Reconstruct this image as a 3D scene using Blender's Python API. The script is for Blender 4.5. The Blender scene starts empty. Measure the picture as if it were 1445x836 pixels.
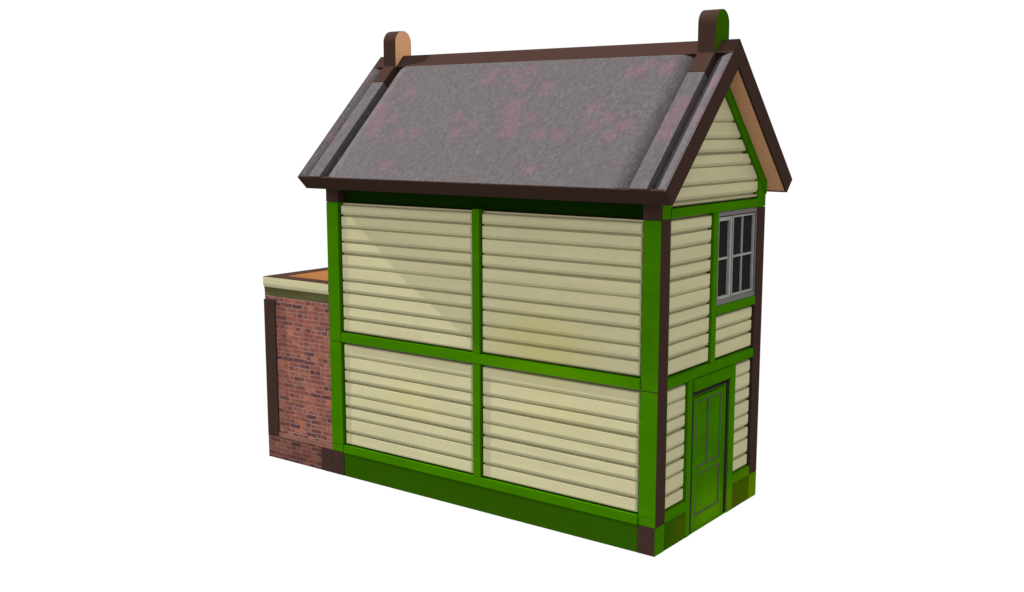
import bpy, bmesh, math, random
from mathutils import Vector, Matrix

# ------------------------------------------------------------------ camera, world, sun, exposure
S = bpy.context.scene
S.render.engine = 'CYCLES'
S.render.resolution_x, S.render.resolution_y = 1024, 592
cam_d = bpy.data.cameras.new('camera')
cam_d.sensor_width = 36.0
cam_d.lens = 1562.41 * 36.0 / 1445.0
cam_d.clip_start, cam_d.clip_end = 0.1, 500
cam = bpy.data.objects.new('camera', cam_d)
S.collection.objects.link(cam)
YAW, PIT = 2.2131, -0.1520
fw = Vector((math.cos(PIT)*math.cos(YAW), math.cos(PIT)*math.sin(YAW), math.sin(PIT)))
cam.location = (5.1162, -9.1858, 4.2054)
cam.rotation_euler = fw.to_track_quat('-Z', 'Y').to_euler()
S.camera = cam

W = bpy.data.worlds.new('World'); S.world = W; W.use_nodes = True
wn = W.node_tree.nodes; wl = W.node_tree.links
bg = wn['Background']; bg.inputs['Color'].default_value = (1, 1, 1, 1); bg.inputs['Strength'].default_value = 1.0
# white world light shaped by direction: even around, dimmer below, brighter overhead
_tc = wn.new('ShaderNodeTexCoord'); _sx = wn.new('ShaderNodeSeparateXYZ'); _mr = wn.new('ShaderNodeMapRange')
wl.new(_tc.outputs['Generated'], _sx.inputs[0]); wl.new(_sx.outputs['Z'], _mr.inputs[0])
_mr.inputs[1].default_value = 0.25; _mr.inputs[2].default_value = 1.0; _mr.inputs[3].default_value = 0.5; _mr.inputs[4].default_value = 1.2
_my = wn.new('ShaderNodeMapRange'); wl.new(_sx.outputs['Y'], _my.inputs[0])      # and a little brighter on the long side
_my.inputs[1].default_value = 0.1; _my.inputs[2].default_value = -1.0; _my.inputs[3].default_value = 0.0; _my.inputs[4].default_value = 0.16
_ad = wn.new('ShaderNodeMath'); _ad.operation = 'ADD'; wl.new(_mr.outputs[0], _ad.inputs[0]); wl.new(_my.outputs[0], _ad.inputs[1])
_mf = wn.new('ShaderNodeMapRange'); wl.new(_sx.outputs['Z'], _mf.inputs[0])      # added dimming from below, deepens shade under eaves and in recesses
_mf.inputs[1].default_value = -.46; _mf.inputs[2].default_value = -.62; _mf.inputs[3].default_value = 1.0; _mf.inputs[4].default_value = .4
_mu = wn.new('ShaderNodeMath'); _mu.operation = 'MULTIPLY'; wl.new(_ad.outputs[0], _mu.inputs[0]); wl.new(_mf.outputs[0], _mu.inputs[1])
wl.new(_mu.outputs[0], bg.inputs['Color'])

sun_d = bpy.data.lights.new('sun', 'SUN'); sun_d.energy = 5.0; sun_d.angle = math.radians(0.5)
sun_d.color = (1.0, 0.985, 0.96)
sun = bpy.data.objects.new('sun', sun_d); S.collection.objects.link(sun)
sun.rotation_euler = Vector((9.5, 1.0, -6.8)).to_track_quat('-Z', 'Y').to_euler()
sun.location = (-12, -4, 10)

S.view_settings.view_transform = 'Standard'; S.view_settings.look = 'None'
S.view_settings.exposure = 1.02; S.view_settings.gamma = 1.0

# ------------------------------------------------------------------ materials
def srgb(r, g, b):
    f = lambda c: (c/255/12.92) if c/255 <= .04045 else ((c/255+.055)/1.055)**2.4
    return (f(r), f(g), f(b), 1)

def mat(name, col, rough=.95, spec=0.0):
    m = bpy.data.materials.new(name); m.use_nodes = True
    b = m.node_tree.nodes['Principled BSDF']
    b.inputs['Base Color'].default_value = col
    b.inputs['Roughness'].default_value = rough
    b.inputs['Specular IOR Level'].default_value = spec
    return m

class NG:
    def __init__(s, m):
        s.nt = m.node_tree; s.b = s.nt.nodes['Principled BSDF']
        s.co = s.n('ShaderNodeTexCoord').outputs['Object']
    def n(s, t, **k):
        o = s.nt.nodes.new(t)
        for a, v in k.items(): setattr(o, a, v)
        return o
    def l(s, a, b): s.nt.links.new(a, b)
    def mapping(s, scale, rot=(0,0,0), loc=(0,0,0), src=None):
        m = s.n('ShaderNodeMapping'); s.l(src or s.co, m.inputs['Vector'])
        m.inputs['Scale'].default_value = scale; m.inputs['Rotation'].default_value = rot; m.inputs['Location'].default_value = loc
        return m.outputs['Vector']
    def noise(s, v, sc, det=4, rough=.6):
        o = s.n('ShaderNodeTexNoise'); s.l(v, o.inputs['Vector'])
        o.inputs['Scale'].default_value = sc; o.inputs['Detail'].default_value = det; o.inputs['Roughness'].default_value = rough
        return o.outputs['Fac']
    def ramp(s, f, pts):
        r = s.n('ShaderNodeValToRGB'); s.l(f, r.inputs['Fac']); e = r.color_ramp.elements
        while len(e) < len(pts): e.new(.5)
        for i, (p, c) in enumerate(pts): e[i].position = p; e[i].color = c
        return r.outputs['Color']
    def mix(s, f, a, b, mode='MIX'):
        m = s.n('ShaderNodeMix', data_type='RGBA', blend_type=mode)
        for sock, v in ((m.inputs[0], f), (m.inputs[6], a), (m.inputs[7], b)):
            if hasattr(v, 'is_linked'): s.l(v, sock)
            else: sock.default_value = v
        return m.outputs[2]
    def math(s, op, a, b=None, c=None):
        m = s.n('ShaderNodeMath', operation=op)
        for i, v in enumerate((a, b, c)):
            if v is None: continue
            if hasattr(v, 'is_linked'): s.l(v, m.inputs[i])
            else: m.inputs[i].default_value = v
        return m.outputs[0]
    def blob(s, c, r):
        """soft stain of its own: 1 at c falling to 0 at radii r"""
        v = s.mapping((1/r[0], 1/r[1], 1/r[2]), loc=(-c[0]/r[0], -c[1]/r[1], -c[2]/r[2]))
        d = s.n('ShaderNodeVectorMath', operation='LENGTH'); s.l(v, d.inputs[0])
        mr = s.n('ShaderNodeMapRange', interpolation_type='SMOOTHSTEP'); s.l(d.outputs['Value'], mr.inputs[0])
        mr.inputs[1].default_value = 0; mr.inputs[2].default_value = 1; mr.inputs[3].default_value = 1; mr.inputs[4].default_value = 0
        return mr.outputs[0]
    def bump(s, h, st, dist=.01):
        b = s.n('ShaderNodeBump'); s.l(h, b.inputs['Height']); b.inputs['Strength'].default_value = st; b.inputs['Distance'].default_value = dist
        s.l(b.outputs['Normal'], s.b.inputs['Normal'])
    def base(s, c): s.l(c, s.b.inputs['Base Color'])

GREY = (.5, .5, .5, 1)
def wood_paint(name, c1, c2, stains=(), grain=.5, alongx=True):
    m = mat(name, c1); g = NG(m)
    big = g.noise(g.mapping((1.2, 1.2, 2.5)), 1.3, 3)
    fine = g.noise(g.mapping((3, 3, 60)), 2.0, 5, .7)
    vert = g.noise(g.mapping((45, 45, 2.2)), 1.6, 4, .6)
    c = g.mix(g.ramp(big, [(.35, (0,0,0,1)), (.68, (1,1,1,1))]), c1, c2)
    c = g.mix(g.math('MULTIPLY', g.ramp(fine, [(.5, (0,0,0,1)), (.75, (1,1,1,1))]), grain*.5), c, tuple(x*.8 for x in c2[:3])+(1,))
    c = g.mix(g.math('MULTIPLY', g.ramp(vert, [(.52, (0,0,0,1)), (.72, (1,1,1,1))]), grain*.35), c, tuple(x*.78 for x in c2[:3])+(1,))
    brd = g.noise(g.mapping((.35, .35, 7)), 1.0, 1)                 # tone drifting from board to board
    c = g.mix(g.math('MULTIPLY', g.ramp(brd, [(.4, (0,0,0,1)), (.62, (1,1,1,1))]), grain*.5), c, tuple(x*.82 for x in c2[:3])+(1,))
    blt = g.noise(g.mapping((5, 5, 9), loc=(3, 1, 5)), 1.5, 5, .7)
    c = g.mix(g.math('MULTIPLY', g.ramp(blt, [(.5, (0,0,0,1)), (.72, (1,1,1,1))]), grain*.35), c, tuple(x*.75 for x in c1[:3])+(1,))
    for ctr, rad, col, amt in stains:
        c = g.mix(g.math('MULTIPLY', g.blob(ctr, rad), amt), c, col)
    g.base(c); g.bump(fine, .12, .004)
    return m

CREAM = wood_paint('cream_paint', srgb(165,160,125), srgb(160,155,123),
                   [((-1.38, 0, 1.95), (.95, 3, .62), srgb(158,152,92), .62),
                    ((-3.2, 0, 1.1), (.6, 3, .35), srgb(168,163,112), .35),
                    ((-1.2, 0, 1.25), (.8, 3, .25), srgb(168,159,108), .35)])
GREENS = [((0.0, 2.2, .0), (.6, 1.1, .55), srgb(92,112,0), .6), ((0.0, 1.2, .1), (.5, .7, .5), srgb(80,128,0), .45),
          ((-1.3, 0, 1.72), (1.4, .5, .3), srgb(66,112,0), .6)]
GREEN = wood_paint('green_paint', srgb(49,98,0), srgb(44,90,1), GREENS, .35)
DKGREEN = wood_paint('dark_green_paint', srgb(32,68,2), srgb(36,64,2),
                     [((0.0, 2.0, .1), (.5, 1.2, .5), srgb(62,74,2), .7), ((0.0,.6,.1),(.5,.5,.4), srgb(62,76,4), .6)], .4)
FINGREEN = wood_paint('finial_green_paint', srgb(38,76,0), srgb(36,72,0), (), .1)
FRIEZE = wood_paint('eave_shaded_green', srgb(14,36,2), srgb(12,32,2), (), .2)  # frame green taken near black: the eave's shade is put into this colour

def brown(name, c):
    m = mat(name, c); g = NG(m)
    f = g.noise(g.co, 9, 4)
    g.base(g.mix(f, tuple(x*.93 for x in c[:3])+(1,), tuple(x*1.06 for x in c[:3])+(1,)))
    return m
BROWN = brown('scorched_brown_edge', srgb(50,36,31))
SEAM = mat('dark_backing_board', srgb(30,26,20))

TAN = mat('bare_fibreboard', srgb(184,134,95)); g = NG(TAN)
a = g.noise(g.co, 45, 5, .75); b_ = g.noise(g.mapping((1,1,1), loc=(4,2,7)), 18, 4, .7)
c = g.mix(g.ramp(a, [(.35,(0,0,0,1)),(.65,(1,1,1,1))]), srgb(172,126,92), srgb(194,148,110))
c = g.mix(g.ramp(b_, [(.66,(0,0,0,1)),(.76,(1,1,1,1))]), c, srgb(142,92,60))
g.base(c); g.bump(a, .2, .004)

# slate-grey roof felt with pink lichen (patches held in a vertex attribute)
ROOF = mat('grey_roof_covering', srgb(130,124,126), .9, .03); g = NG(ROOF)
# coordinates in the plane of the slope: x, s
mp = g.mapping((1, 1, 1), rot=(math.radians(-45), 0, 0))
n1 = g.noise(g.mapping((1, .8, 1), rot=(0,0,.45), src=mp), 21, 5, .72)
n4 = g.noise(g.mapping((1, 1, 1), loc=(5,5,5), src=mp), 9, 4, .7)
n2 = g.noise(mp, 2.4, 3)
vo = g.n('ShaderNodeTexVoronoi'); g.l(g.mapping((1.5,.8,1), rot=(0,0,.5), src=mp), vo.inputs['Vector']); vo.inputs['Scale'].default_value = 13
vo2 = g.n('ShaderNodeTexVoronoi'); g.l(g.mapping((1.4,.9,1), rot=(0,0,-.6), loc=(3,1,0), src=mp), vo2.inputs['Vector']); vo2.inputs['Scale'].default_value = 9
c = g.mix(g.ramp(n1, [(.34,(0,0,0,1)),(.68,(1,1,1,1))]), srgb(61,57,58), srgb(78,75,76))
c = g.mix(g.math('MULTIPLY', g.ramp(n4, [(.48,(0,0,0,1)),(.62,(1,1,1,1))]), .5), c, srgb(70,61,65))
c = g.mix(g.math('MULTIPLY', g.ramp(n2, [(.35,(0,0,0,1)),(.7,(1,1,1,1))]), .5), c, srgb(67,63,64))
at = g.n('ShaderNodeAttribute', attribute_name='lichen')
c = g.mix(g.math('MULTIPLY', at.outputs['Fac'], g.math('MULTIPLY', n1, .66)), c, srgb(98,66,80))
spk = g.ramp(vo.outputs['Distance'], [(.04,(1,1,1,1)),(.16,(0,0,0,1))])
sel = g.ramp(vo.outputs['Color'], [(.56,(0,0,0,1)),(.62,(1,1,1,1))])
c = g.mix(g.math('MULTIPLY', g.math('MULTIPLY', spk, sel), .55), c, srgb(122,118,120))
spk2 = g.ramp(vo2.outputs['Distance'], [(.04,(1,1,1,1)),(.15,(0,0,0,1))])
sel2 = g.ramp(vo2.outputs['Color'], [(.6,(0,0,0,1)),(.66,(1,1,1,1))])
c = g.mix(g.math('MULTIPLY', g.math('MULTIPLY', spk2, sel2), .6), c, srgb(50,32,34))
g.base(c)
h = g.math('ADD', n1, g.math('MULTIPLY', g.math('SUBTRACT', spk, spk2), .5))
n6 = g.noise(g.mapping((1,1,1), loc=(2,9,4), src=mp), 8, 3, .55)
h = g.math('ADD', h, g.math('MULTIPLY', n6, 1.6))
g.bump(h, .6, .013)

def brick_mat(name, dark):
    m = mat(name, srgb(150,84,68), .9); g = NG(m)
    sx = g.n('ShaderNodeSeparateXYZ'); g.l(g.co, sx.inputs[0])
    # wall coordinates: along = x + y, up = z
    cb = g.n('ShaderNodeCombineXYZ')
    wob = g.noise(g.co, 5, 2)
    wob2 = g.noise(g.mapping((1,1,1), loc=(7,7,7)), 7, 2)
    g.l(g.math('ADD', g.math('ADD', sx.outputs[0], sx.outputs[1]), g.math('MULTIPLY', wob2, .05)), cb.inputs[0])
    g.l(g.math('ADD', sx.outputs[2], g.math('MULTIPLY', wob, .03)), cb.inputs[1])
    def bt(off, w, sq, sf, loc):
        b = g.n('ShaderNodeTexBrick', offset=off, squash=sq, squash_frequency=sf)
        g.l(g.mapping((1,1,1), loc=loc, src=cb.outputs[0]), b.inputs['Vector'])
        b.inputs['Scale'].default_value = 1; b.inputs['Brick Width'].default_value = w
        b.inputs['Row Height'].default_value = .057; b.inputs['Mortar Size'].default_value = .0065
        b.inputs['Mortar Smooth'].default_value = .4; b.inputs['Bias'].default_value = 0
        b.inputs['Color1'].default_value = (0,0,0,1); b.inputs['Color2'].default_value = (1,1,1,1); b.inputs['Mortar'].default_value = (.5,.5,.5,1)
        return b
    b = bt(.5, .19, .5, 3, (0,0,0))
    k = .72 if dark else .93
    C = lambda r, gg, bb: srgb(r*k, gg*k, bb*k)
    c = g.ramp(b.outputs['Color'], [(0, C(70,46,48)), (.16, C(88,54,50)), (.3, C(120,66,54)), (.55, C(134,76,56)), (.8, C(156,98,72)), (1, C(130,72,60))])
    n = g.noise(g.co, 11, 5, .7)
    c = g.mix(g.math('MULTIPLY', g.ramp(n, [(.45,(0,0,0,1)),(.7,(1,1,1,1))]), .45), c, C(118,82,78))
    n3 = g.noise(g.mapping((1,1,1), loc=(9,1,3)), 2.6, 3, .6)
    c = g.mix(g.math('MULTIPLY', g.ramp(n3, [(.52,(0,0,0,1)),(.72,(1,1,1,1))]), .5), c, C(148,104,92))
    b2 = g.noise(g.mapping((14,14,40), loc=(1,2,3)), 1, 2, .6)
    c = g.mix(g.math('MULTIPLY', g.ramp(b2, [(.5,(0,0,0,1)),(.62,(1,1,1,1))]), .6), c, C(100,62,60))
    n5 = g.noise(g.mapping((1,1,1), loc=(3,8,1)), 4.5, 4, .65)
    c = g.mix(g.math('MULTIPLY', g.ramp(n5, [(.42,(0,0,0,1)),(.62,(1,1,1,1))]), .6), c, C(84,54,50))
    c = g.mix(g.math('MULTIPLY', b.outputs['Fac'], g.math('MULTIPLY', wob, 1.1)), c, C(140,118,118))
    g.base(c)
    g.bump(g.math('SUBTRACT', g.math('MULTIPLY', n, .3), b.outputs['Fac']), .5, .006)
    return m
BRICK = brick_mat('red_brickwork', False)
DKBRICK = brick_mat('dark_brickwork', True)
STRING = wood_paint('pink_string_course', srgb(120,86,74), srgb(104,70,62), (), .6)
OLIVE = wood_paint('olive_coping_shade', srgb(78,78,46), srgb(64,62,38), (), .5)  # shade under the coping painted as a dark olive colour
FRAMEGREY = wood_paint('grey_window_paint', srgb(98,97,95), srgb(88,86,85), (), .4)
SASH = wood_paint('pale_sash_paint', srgb(138,136,131), srgb(120,118,114), (), .4)
GLASS = mat('dark_window_glass', srgb(34,34,35), .7, .0); g = NG(GLASS)
st = g.noise(g.mapping((60,60,1.5)), 1.5, 3)
g.base(g.mix(st, srgb(24,24,25), srgb(33,33,34)))
JAMB = wood_paint('dark_grey_jamb_paint', srgb(30,31,26), srgb(40,36,34), (), .3)
BEAD = wood_paint('grey_bead_paint', srgb(72,76,62), srgb(62,68,52), (), .3)

# ------------------------------------------------------------------ helpers
L, WD, T = 4.5, 2.347, 0.195
RZ, EY, EZ = 5.065, -0.270, 3.6215
H0, H1 = .291, 3.325

def obj(name, bm, m, parent, label=None):
    me = bpy.data.meshes.new(name)
    bmesh.ops.recalc_face_normals(bm, faces=bm.faces)
    bm.to_mesh(me); bm.free()
    o = bpy.data.objects.new(name, me); S.collection.objects.link(o)
    for mm in (m if isinstance(m, (list, tuple)) else [m]): me.materials.append(mm)
    if parent:
        o.parent = parent
        if parent.type == 'EMPTY': o.matrix_parent_inverse = Matrix.Translation(parent.location).inverted()
    if label: o['label'] = label
    return o

def bx(bm, x0, x1, y0, y1, z0, z1, mi=0):
    v = [bm.verts.new((x, y, z)) for x in (x0, x1) for y in (y0, y1) for z in (z0, z1)]
    for f in ((0,1,3,2), (4,6,7,5), (0,4,5,1), (2,3,7,6), (0,2,6,4), (1,5,7,3)):
        bm.faces.new([v[i] for i in f]).material_index = mi
    return bm

def boxes(name, lst, m, parent, label=None):
    bm = bmesh.new()
    for q in lst: bx(bm, *q)
    return obj(name, bm, m, parent, label)

def prism(bm, poly, axis, a, b, mi=0):
    """poly of 2-D points; axis 0: points are (y,z) swept in x; 1: (x,z) in y; 2: (x,y) in z"""
    def P(p, t):
        return {0: (t, p[0], p[1]), 1: (p[0], t, p[1]), 2: (p[0], p[1], t)}[axis]
    A = [bm.verts.new(P(p, a)) for p in poly]; B = [bm.verts.new(P(p, b)) for p in poly]
    fs = [bm.faces.new(A), bm.faces.new(B[::-1])]
    n = len(poly)
    for i in range(n): fs.append(bm.faces.new((A[i], A[(i+1) % n], B[(i+1) % n], B[i])))
    for f in fs: f.material_index = mi
    return fs

def cut(bm, co, no):
    r = bmesh.ops.bisect_plane(bm, geom=bm.verts[:]+bm.edges[:]+bm.faces[:], plane_co=co, plane_no=no, clear_outer=True, dist=1e-6)
    e = [x for x in r['geom_cut'] if isinstance(x, bmesh.types.BMEdge)]
    bmesh.ops.holes_fill(bm, edges=e)

REC = 0.014     # how far the boards lie behind the frame
def boarding_profile(z0, z1, joints, head=.8):
    """lapped boards as a closed (depth, z) outline; joints: (z, weight)"""
    back = .089
    js = sorted([j for j in joints if z0+.02 < j[0] < z1-.02])
    pts = []
    lo = z0; q = .030
    for zj, w in js + [(z1, None)]:
        if w is not None:
            hgt = .012 + .018*w; dep = .026 + .026*w; q = .030
            pts += [(REC, lo + (q if lo > z0 else 0)), (REC+.001, zj-hgt/2), (REC+dep, zj-hgt/2), (REC+dep, zj+hgt/2), (REC+.016, zj+hgt/2)]
            lo = zj+hgt/2
        else:
            pts += [(REC, lo + (q if lo > z0 else 0)), (REC+.001, z1)]
    out = []
    for i, (d, z) in enumerate(pts):                    # extra points where the boarding curls back at foot and head
        out.append((d, z))
        if i+1 < len(pts):
            d2, z2 = pts[i+1]
            for e in sorted((z0+.012, z0+.025, z0+.018, z0+.012, z0+.041, z1-.056, z1-.040, z1-.025, z1-.016, z1-.03)):
                if z+.001 < e < z2-.001: out.append((d+(d2-d)*(e-z)/(z2-z), e))
    out = [(min(back-.001, max(d, REC + curl(min((z-z0)*1.1, (z1-z)*head)))), z) for d, z in out]
    return [(back, z0)] + out + [(back, z1)]
CURL = [(0, .068), (.016, .062), (.021, .014), (.034, .003), (.046, 0)]
def curl(t):
    for (a, va), (b, vb) in zip(CURL, CURL[1:]):
        if t < b: return va + (vb-va)*(t-a)/(b-a)
    return 0.0
def loft(bm, prof, stations, to3):
    rings = [[bm.verts.new(to3(u, min(.088, max(d, REC+ex)) if 0 < i < len(prof)-1 else d, z)) for i, (d, z) in enumerate(prof)] for u, ex in stations]
    n = len(prof)
    for A, B in zip(rings, rings[1:]):
        for i in range(n): bm.faces.new((A[i], A[(i+1) % n], B[(i+1) % n], B[i]))
    bm.faces.new(rings[0][::-1]); bm.faces.new(rings[-1])
def stations(a, b):
    return [(a+t, v) for t, v in CURL] + [(b-t, v) for t, v in CURL[::-1]]

def boards_long(x0, x1, z0, z1, joints, parent, head=.8):       # boarding facing -y
    bm = bmesh.new()
    loft(bm, boarding_profile(z0, z1, joints, head), stations(x0, x1), lambda u, d, z: (u, d, z))
    return obj('weatherboarding', bm, CREAM, parent)

def boards_gable(y0, y1, z0, z1, joints, parent, cuts=()):  # boarding facing +x
    bm = bmesh.new()
    loft(bm, boarding_profile(z0, z1, joints), stations(y0, y1), lambda u, d, z: (-d, u, z))
    for co, no in cuts: cut(bm, co, no)
    return obj('weatherboarding', bm, CREAM, parent)

# ------------------------------------------------------------------ the signal box
BOX = bpy.data.objects.new('signal_box', None); S.collection.objects.link(BOX)
BOX.location = (-2.25, WD/2, 0)
BOX['label'] = 'model railway signal box with cream boards, green frame, grey gabled roof and brick extension'
BOX['category'] = 'building'

G = .005    # seam left between neighbouring pieces
# --- long wall (faces -y)
wall = boxes('long_wall', [(-L+T+G, -T-G, .152, T, .02, 3.60), (-L+.02, -.02, .015, T, H0+.01, H1-.01)][:1]
             + [(-L+T+G, -T-G, .090, .15, .02, H1-.0)], SEAM, BOX)
UP = [(3.172,.8), (3.027,.35), (2.861,.6), (2.721,1), (2.564,.0), (2.401,.6), (2.259,.6), (2.090,.5), (1.944,.8)]
LO = [(1.486,.0), (1.319,.45), (1.178,.95), (1.011,.15), (.868,.95), (.726,.3), (.548,.7)]
MX0, MX1 = -2.291, -2.194
for x0, x1 in ((-L+T, MX0), (MX1, -T)):
    boards_long(x0+.002, x1-.002, 1.775, H1-.01, UP, wall)
    boards_long(x0+.002, x1-.002, .385, 1.655, LO, wall)
# posts and rails
def post(x0, x1, zs, parent, y0=0.0, y1=.09):
    boxes('post', [(x0, x1, y0, y1, a, b) for a, b in zs], GREEN, parent)
for x0, x1 in ((-L, -L+T), (-T, 0)):
    bm = bmesh.new()
    for a, b in ((H0+.003, .385), (.39, 1.652), (1.664, H1-.003)):
        bx(bm, x0 + (G if x0 > -1 else 0), x1 - (G*2 if x0 < -1 else T*0), 0, .195, a, b)
    bx(bm, x0+.012, x1-.012, .012, .15, .38, .40); bx(bm, x0+.012, x1-.012, .012, .15, 1.65, 1.668); bx(bm, x0+.008, x1-.012, .008, .15, H1-.01, H1+.012); bx(bm, x0+.008, x1-.012, .008, .15, H0-.012, H0+.01)
    obj('corner_post', bm, GREEN if x0 < -1 else GREEN, wall)
post(MX0, MX1, [(.392, 1.662)], wall); post(MX0, MX1, [(1.778, H1+.01)], wall)
boxes('middle_rail', [(-L+T+G, -T-G, -.004, .09, 1.664, 1.772), (-L-.03, -L+T-.012, -.006, .02, 1.672, 1.765)][:1], GREEN, wall)
boxes('bottom_rail', [(-L+T+G, -T-G, -.004, .09, .290, .386)], GREEN, wall)
boxes('plinth', [(-L+T+G, -T-G, 0.002, .10, 0, .284)], DKGREEN, wall)
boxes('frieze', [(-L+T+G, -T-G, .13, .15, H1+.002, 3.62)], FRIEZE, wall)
# --- end boards of the kit that show through the long wall as scorched brown ends
def end_tabs(x0, x1, parent):
    boxes('board_end', [(x0, x1-.003, 0, T-.01, 0, H0-.003)], BROWN, parent)
    boxes('board_end', [(x0+.001, x1-G*.5, -.003, .15, H1+.003, 3.66)], BROWN, parent)

# --- gable wall (faces +x)
gab = bmesh.new()
SOF = RZ - T*math.sqrt(2)          # inner apex height
def gz(y): return SOF - abs(y-WD/2)
prism(gab, [(T, 0), (WD-T, 0), (WD-T, H1), (WD-.004, H1), (WD-.004, gz(WD)-.004), (WD/2, SOF-.004), (.004, gz(0)-.004), (.004, H1), (T, H1)], 0, -T, -.08)
gable = obj('gable_wall', gab, SEAM, BOX)
end_tabs(-T, -.001, gable)
# green tabs at the corners below and above the brown strips
bm = bmesh.new(); bx(bm, -.07, 0, .004, T-G, 0, H0-G)
obj('corner_block', bm, GREEN, gable)
bm = bmesh.new(); bx(bm, -.07, 0, WD-T+G, WD, 0, H0-G)
obj('corner_block', bm, GREEN, gable, 'yellowish green corner block')
for y0, y1 in ((0.031, T-G), (WD-T+G, WD)):
    bm = bmesh.new()
    prism(bm, [(y0, H1+G), (y1, H1+G), (y1, gz(y1)-.006), (y0, gz(y0)-.006)], 0, -.07, -.001)
    obj('corner_block', bm, GREEN, gable)
for y0, y1 in ((0.0, T-G), (WD-T+G, WD)):
    boxes('edge_strip', [(-.09 if y0 < 1 else -.19, .0 if y0 > 1 else .001, y0 + (.001 if y0 < 1 else 0), y1, H0, H1)], BROWN, gable)
PX0, PX1 = 1.112, 1.21
boards_gable(T+.003, PX0, 1.765, 3.332, UP, gable)
boards_gable(PX1, WD-T-.003, 1.765, 2.255, UP, gable)
boards_gable(T+.003, .632, .395, 1.652, LO, gable)
boards_gable(1.722, WD-T-.003, .395, 1.652, LO, gable)
tri = [(4.251,.1), (4.077,.4), (3.933,1), (3.800,.1), (3.624,.4), (3.482,.9)]
k = .115*math.sqrt(2)
boards_gable(.02, WD-.02, 3.425, 4.75, tri, gable,
             [((0, WD/2, SOF-k), (0, 1, 1)), ((0, WD/2, SOF-k), (0, -1, 1))])
boxes('post', [(-.09, 0, PX0, PX1, 1.765, 3.332)], GREEN, gable)
boxes('top_rail', [(-.09, .003, T+G, WD-T-G, 3.336, 3.424)], GREEN, gable)
boxes('middle_rail', [(-.09, .003, T+.001, WD-T-G, 1.660, 1.760)], GREEN, gable)
for sg in (1, -1):
    bm = bmesh.new(); yy = lambda y: WD/2 + sg*(y-WD/2)
    ya = WD/2; yb = WD-.003
    prism(bm, [(yy(ya), SOF-.006), (yy(yb), gz(WD)-.004), (yy(yb), gz(WD)-.004-k*.9), (yy(ya), SOF-k)] , 0, -.09, .012 if sg > 0 else .011)
    # stop the trim at the top rail
    cut(bm, (0, 0, H1+.10), (0, 0, -1))
    obj('verge_trim', bm, GREEN, gable)
for y0, y1 in ((T+.001, .632), (1.722, WD-T-G)):
    boxes('bottom_rail', [(-.09, .002, y0, y1, .292, .392)], GREEN, gable)
    boxes('plinth', [(-.09, -.002, y0, y1, 0, .288)], DKGREEN, gable)

# --- door
DY0, DY1, DZ = .722, 1.592, 1.53
door = boxes('door', [(-.078, -.040, .812, 1.498, .012, 1.44)], GREEN, BOX)       # the leaf
boxes('threshold', [(-.085, -.005, DY0, DY1, 0, .010)], GREEN, door)
boxes('door_frame', [(-.09, .001, .634, DY0, 0, 1.655), (-.09, .001, DY1, 1.72, 0, 1.655), (-.09, .022, DY0, DY1, DZ, 1.652)], GREEN, door)
boxes('jamb', [(-.085, -.005, DY0, .768, 0, DZ), (-.085, -.012, 1.552, DY1, 0, DZ), (-.085, -.020, .772, 1.552, DZ-.06, DZ)], JAMB, door)
boxes('door_stop', [(-.085, -.014, .770, .804, 0, DZ-.061), (-.085, -.026, 1.505, 1.552, 0, DZ-.061), (-.085, -.040, .806, 1.505, 1.446, DZ-.061)], GREEN, door)
# leaf: stiles and rails stand proud of the panels
fx = -.028
for y0, y1, z0, z1 in ((.814, .882, .012, 1.438), (1.452, 1.496, .012, 1.438), (1.152, 1.176, .66, 1.40)): boxes('stile', [(-.052, fx, y0, y1, z0, z1)], GREEN, door)
for z0, z1 in ((1.395, 1.438), (.612, .672), (.012, .15)): boxes('rail', [(-.052, fx+.001, .882, 1.452, z0, z1)], GREEN, door)
def bead(y0, y1, z0, z1):
    w = .018; X0, X1 = -.050, -.033
    boxes('bead', [(X0, X1, y0, y0+w, z0, z1), (X0, X1, y1-w, y1, z0, z1), (X0, X1+.001, y0+w, y1-w, z0, z0+w), (X0, X1+.001, y0+w, y1-w, z1-w, z1)], BEAD, door)
bead(.884, 1.150, .674, 1.393); bead(1.178, 1.450, .674, 1.393); bead(.884, 1.450, .152, .610)

# --- window
WY0, WY1, WZ0, WZ1 = PX1+.003, WD-T-.004, 2.352, 3.330
win = boxes('window', [(-.088, -.070, WY0, WY1, WZ0, WZ1)], SEAM, BOX)
fr = boxes('window_frame', [(-.075, -.006, WY0, WY0+.022, WZ0, WZ1), (-.075, -.006, WY1-.016, WY1, WZ0, WZ1),
     (-.075, -.008, WY0+.022, WY1-.016, WZ1-.045, WZ1), (-.075, -.008, WY0+.022, WY1-.016, WZ0, WZ0+.055),
     (-.075, -.015, 1.556, 1.580, WZ0+.055, WZ1-.055)], FRAMEGREY, win)
boxes('sash', [(-.066, -.018, WY0+.024, 1.264, 2.41, 3.272), (-.066, -.014, 1.512, 1.553, 2.41, 3.272),
     (-.066, -.019, 1.264, 1.512, 3.232, 3.272), (-.066, -.016, 1.264, 1.512, 2.41, 2.438), (-.066, -.028, 1.264, 1.512, 2.823, 2.845)], SASH, win)
boxes('sash', [(-.066, -.022, 1.588, 1.612, 2.41, 3.272), (-.066, -.022, 2.108, WY1-.018, 2.41, 3.272),
     (-.066, -.022, 1.612, 2.108, 3.252, 3.272), (-.066, -.022, 1.612, 2.108, 2.41, 2.432),
     (-.066, -.026, 1.612, 2.108, 2.824, 2.844), (-.066, -.030, 1.841, 1.857, 2.432, 2.824), (-.066, -.030, 1.841, 1.857, 2.844, 3.252)], SASH, win)
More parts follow.
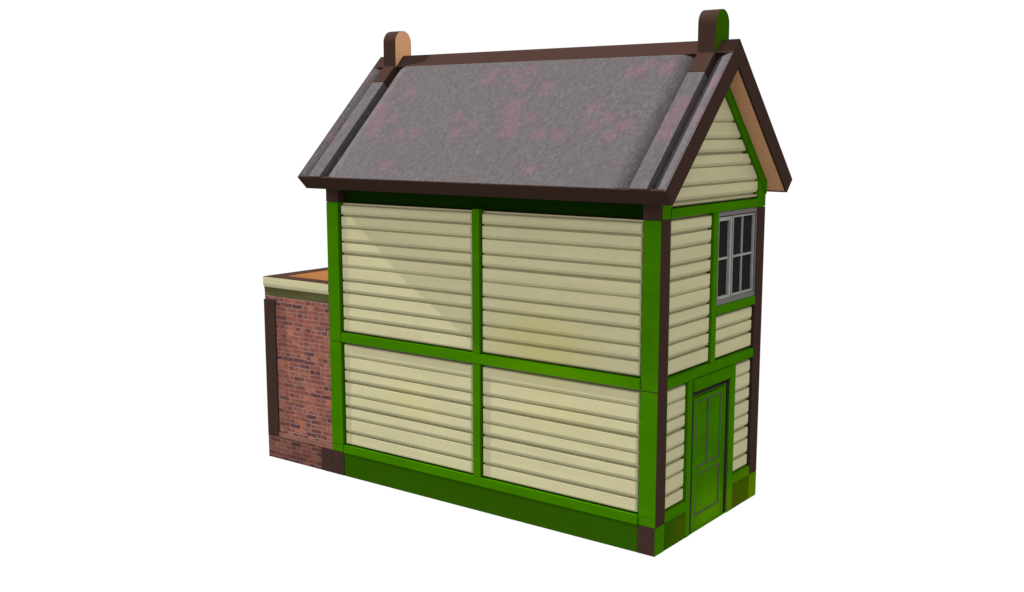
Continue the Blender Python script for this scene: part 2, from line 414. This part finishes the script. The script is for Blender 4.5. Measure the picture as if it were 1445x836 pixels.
for y0, y1 in ((1.266, 1.510), (1.614, 1.836), (1.862, 2.106)):
    for z0, z1 in ((2.434, 2.817), (2.851, 3.250)):
        boxes('pane', [(-.064, -.045, y0, y1, z0, z1)], GLASS, win)
boxes('sill', [(-.09, .006, PX1+.001, WD-T-G, 2.258, 2.348)], GREEN, win)

# --- rear wall and far end, seen only from another side
boxes('rear_wall', [(-L+T, -T-.001, WD-T, WD, 0, 3.60)], [CREAM], BOX)
bm = bmesh.new()
prism(bm, [(T, 0), (WD-.002, 0), (WD-.002, gz(WD)-.004), (WD/2, SOF-.004), (.155, gz(.155)-.004), (.155, H1), (T, H1)], 0, -L, -L+T)
farw = obj('end_wall', bm, [CREAM], BOX)
end_tabs(-L, -L+T-.002, farw)

# ------------------------------------------------------------------ roof
XR, XL = .192, -4.690
s2 = math.sqrt(.5)
apex = (WD/2, RZ); E_ = (EY, EZ); Eb = (EY+T*s2, EZ-T*s2)
inn = (WD/2, RZ - T/s2); sb = (WD/2 - T*s2, RZ - T*s2)
F = .024   # thickness of the scorched edge trims
roof = bpy.data.objects.new('roof', bpy.data.meshes.new('roof'))
def along(p, q, d):
    v = (Vector(q)-Vector(p)).normalized(); return tuple(Vector(p)+v*d)
# front slope slab (tan underside), its grey covering is a sheet of its own
bm = bmesh.new()
lw = .11
prism(bm, [along(along(E_, sb, F), along(Eb, inn, F), lw), along(sb, inn, lw), inn, along(Eb, inn, F)], 0, XL+F, XR-F)
roof = obj('roof', bm, TAN, BOX)
# back slope slab
mir = lambda p: (WD-p[0], p[1])
bm = bmesh.new()
a1 = along(apex, mir(E_), .02); sb1 = sb
fr_ = (sb[0]+.017, sb[1]-.017)
prism(bm, [along(mir(sb), inn, lw), along(along(mir(E_), apex, F), along(mir(Eb), inn, F), lw), along(mir(Eb), inn, F), inn], 0, XL+F, XR-F)
o = obj('back_slope', bm, TAN, roof)
bm = bmesh.new()
prism(bm, [(sb[0]+.017, sb[1]-.017), (apex[0]+.017, apex[1]-.017), mir(sb), inn, sb], 0, XL+F, XR-F)
obj('ridge_core', bm, BROWN, roof)
LICH = [(-3.78,1.01,.066,.089),(-4.14,1.06,.056,.035),(-4.17,1.32,.056,.035),(-4.08,.75,.131,.106),(-3.99,.54,.131,.106),(-3.96,.34,.131,.071),(-3.77,.57,.056,.053),(-3.52,.33,.056,.044),(-3.29,.33,.066,.035),(-3.42,-.17,.075,.053),(-4.68,1.28,.037,.089),(-4.49,.44,.037,.053),(-4.63,.3,.037,.071),(-2.73,1.17,.094,.039),(-2.68,1.3,.056,.044),(-2.44,1.31,.056,.036),(-2.19,1.31,.066,.036),(-2.31,1.17,.075,.044),(-2.17,1.06,.075,.036),(-1.83,1.0,.084,.107),(-2.12,.74,.15,.124),(-2.07,.58,.113,.071),(-2.0,.39,.15,.107),(-2.83,.59,.075,.044),(-2.55,.46,.084,.044),(-2.7,.33,.075,.044),(-1.82,.57,.075,.053),(-1.58,.32,.075,.044),(-1.33,.32,.084,.053),(-1.45,-.16,.084,.044),(-1.08,.69,.084,.053),(-.84,.57,.084,.044),(-.96,.46,.075,.044),(-.6,.46,.094,.053),(-.73,.32,.084,.044),(-.81,1.24,.146,.051),(-.7,1.33,.045,.037),(-.46,1.27,.091,.091),(-.08,.73,.073,.122),(-.1,.54,.1,.162),(-.1,.32,.082,.081),(-.6,.47,.064,.051),(.13,1.06,.065,.101),(.14,.58,.065,.081)]
def sstep(t): t = max(0, min(1, t)); return t*t*(3-2*t)
def lichen(x, y):
    s = y*math.sqrt(2); f = 0
    for cx, cs, w, h in LICH:
        w *= .6; h *= .75
        f = max(f, sstep(1-(abs(x-cx)-w*.8)/(.075)) * sstep(1-(abs(s-cs)-h*.8)/(.075)))
    return f
def covering(name, x0, x1, ya, yb, lift, th, parent, back=False, step=.025, dips=()):
    """a sheet on the slope between x0,x1 and y=ya..yb, 'lift' above the slab's plane and th thick"""
    bm = bmesh.new(); lay = bm.verts.layers.float.new('lichen')
    nx = max(1, int((x1-x0)/step)); ny = max(1, int((yb-ya)/step*1.2))
    def P(x, y, l):
        yy = y - l*s2; z = y + (RZ-WD/2) + l*s2
        return (x, WD-yy if back else yy, z)
    top = [[None]*(ny+1) for _ in range(nx+1)]
    for i in range(nx+1):
        for j in range(ny+1):
            x = x0+(x1-x0)*i/nx; y = ya+(yb-ya)*j/ny
            dd = max([0]+[VD*max(0, 1-abs(x-q)/VW)**2 for q in dips]); v = bm.verts.new(P(x, y, lift-dd)); v[lay] = lichen(x if not back else -4.4-x, y); top[i][j] = v
    for i in range(nx):
        for j in range(ny): bm.faces.new((top[i][j], top[i+1][j], top[i+1][j+1], top[i][j+1]))
    rim = [top[i][0] for i in range(nx+1)] + [top[nx][j] for j in range(1, ny+1)] + [top[i][ny] for i in range(nx-1, -1, -1)] + [top[0][j] for j in range(ny-1, 0, -1)]
    low = []
    for v in rim:
        n = Vector((0, (s2 if not back else -s2), -s2)) * th
        w = bm.verts.new(v.co + n); w[lay] = v[lay]; low.append(w)
    m = len(rim)
    for i in range(m): bm.faces.new((rim[i], low[i], low[(i+1) % m], rim[(i+1) % m]))
    return obj(name, bm, ROOF, parent)
VD, VW = .078, .22
CT = .018      # the covering's panels lie this far below the strips
for back in (False, True):
    pr = roof
    nm = 'roof_covering'
    covering(nm, XL+.004, -L+.004, EY+.006, sb[0]-.004, .004, .002, pr, back, dips=(-L,))
    covering(nm, -L+T-.004, -T-.002, EY+.006, sb[0]-.004, .004, .002, pr, back, dips=(-L+T, -T))
    covering(nm, .001, XR-.004, EY+.006, sb[0]-.004, .004, .002, pr, back, dips=(0,))
    covering('coping_strip', -L+.006, -L+T-.008, EY+.004, .832, CT, .10, pr, back)
    covering('coping_strip', -T+.002, 0-.004, EY+.004, .832, CT, .10, pr, back)
    for x0, x1 in ((-L+.006, -L+T-.008), (-T+.002, -.004)):
        bm = bmesh.new()
        def P(y, l): 
            yy = y-l*s2; return (WD-yy if back else yy, y+(RZ-WD/2)+l*s2)
        prism(bm, [P(.838, -.09), P(sb[0]-.004, -.09), P(sb[0]-.004, CT), P(.838, CT)], 0, x0, x1)
        obj('board_end', bm, BROWN, pr)
# ridge board: the upper edge of the back slope, cut flush with the front slope
bm = bmesh.new()
prism(bm, [(apex[0], apex[1]), (apex[0]+.016, apex[1]-.016), (sb[0]+.017, sb[1]-.016), (sb[0], sb[1]+.0)], 0, XL+.001, XR-F-.002)
obj('ridge_board', bm, BROWN, roof)
# fascia boards (eaves), bargeboards (verges)
def mp2(p, back): return mir(p) if back else p
for back in (False, True):
    bm = bmesh.new()
    prism(bm, [mp2(q, back) for q in (E_, along(E_, sb, F), along(Eb, inn, F), Eb)], 0, XL, XR)
    # mitre against the bargeboard: a hairline seam
    obj('fascia_board', bm, BROWN, roof)
e2 = along(E_, sb, F+.003); eb2 = along(Eb, inn, F+.003)
for x0, x1 in ((XR-F, XR), (XL, XL+F)):
    bm = bmesh.new()
    prism(bm, [e2, along(sb, E_, .006), along(inn, Eb, .004), eb2], 0, x0, x1)
    obj('bargeboard', bm, BROWN, roof)
    bm = bmesh.new()
    top = apex if x0 > 0 else (apex[0]+.018, apex[1]-.018)
    bot = sb if x0 > 0 else (sb[0]+.018, sb[1]-.018)
    prism(bm, [top, mir(e2), mir(eb2), inn, bot], 0, x0, x1)
    obj('bargeboard', bm, BROWN, roof)
# finials: the end boards carried up through the ridge, round-topped
def finial(x0, x1, face_mats, label):
    yc, hw, zs = 1.176, .143, 5.222
    arc = [(yc + hw*math.cos(math.pi*i/28), zs + hw*math.sin(math.pi*i/28)) for i in range(29)]
    poly = [(yc-hw, 4.90), (yc+hw, 4.90)] + arc
    poly = [(yc-hw, 4.922), (yc+hw, 4.922)] + [(y, z) for y, z in arc]
    bm = bmesh.new(); fs = prism(bm, poly, 0, x0, x1)
    for f in fs:
        f.material_index = 0
    fs[0].material_index = 1; fs[1].material_index = 2
    for f in fs[2:]: f.smooth = False
    o = obj('finial', bm, [BROWN]+face_mats, roof, label)
    # hairline where the curved cap begins
    return o
finial(-T-.006, .001, [TAN, FINGREEN], 'green-faced round-topped finial')
finial(-L-.006, -L+T-.002, [FINGREEN, TAN], 'tan-faced round-topped finial')

# ------------------------------------------------------------------ brick side extension, an open-topped tray of boards
AX, AH = -5.672, 2.342
ext = boxes('brick_extension', [(AX+.01, -L-.001, T+.0, WD-T, .005, 2.02)], TAN, BOX)       # inner deck
bw = boxes('brick_wall', [(AX+T+.002, -L-.004, .020, T, .352, 2.10), (AX+.001, AX+T+.002, .020, T, 2.056, 2.10)], BRICK, ext)
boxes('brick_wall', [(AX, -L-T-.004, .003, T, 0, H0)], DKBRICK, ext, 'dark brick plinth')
boxes('string_course', [(AX+T+.002, -L-.004, .006, T, H0+.002, .350)], STRING, ext)
bm = bmesh.new(); prism(bm, [(T, 2.102), (.020, 2.102), (.020, 2.150), (.016, 2.190), (.010, 2.207), (T, 2.207)], 0, AX+.001, -L-.004); obj('coping_shade_band', bm, OLIVE, ext)  # first prism: dark band standing in for the coping's shade
bm = bmesh.new(); prism(bm, [(T-.002, 2.209), (.012, 2.209), (.006, 2.218), (.0, 2.235), (-.003, 2.255), (-.003, AH-.004), (T-.002, AH-.004)], 0, AX, -L-.004); obj('coping', bm, CREAM, ext)
boxes('board_end', [(AX, AX+T, .0, T, H0+.003, 2.052)], BROWN, ext)
boxes('board_end', [(-L-T, -L-G, .0, T, .0, H0-.003)], BROWN, ext)
# rear and end walls
boxes('brick_wall', [(AX, AX+T-.002, T+.002, WD, 0, 2.172), (AX+T, -L-.004, WD-T, WD-.001, 0, 2.172)], BRICK, ext)
boxes('rim', [(AX, -L-.003, 0, T-.002, AH-.0045, AH)], BROWN, ext)
boxes('rim', [(AX, AX+T-.002, T, WD, AH-.0045, AH)], BROWN, ext)
boxes('rim', [(AX+T, -L-.003, WD-T, WD, AH-.0045, AH)], BROWN, ext)
boxes('inner_board', [(AX+.003, AX+T-.003, T-.003, WD-.003, 2.0, AH-.005), (AX+T, -L-.003, WD-T+.003, WD-.003, 2.0, AH-.005),
                      (AX+T, -L-.004, T-.010, T-.001, 2.0, AH-.006)], TAN, ext)
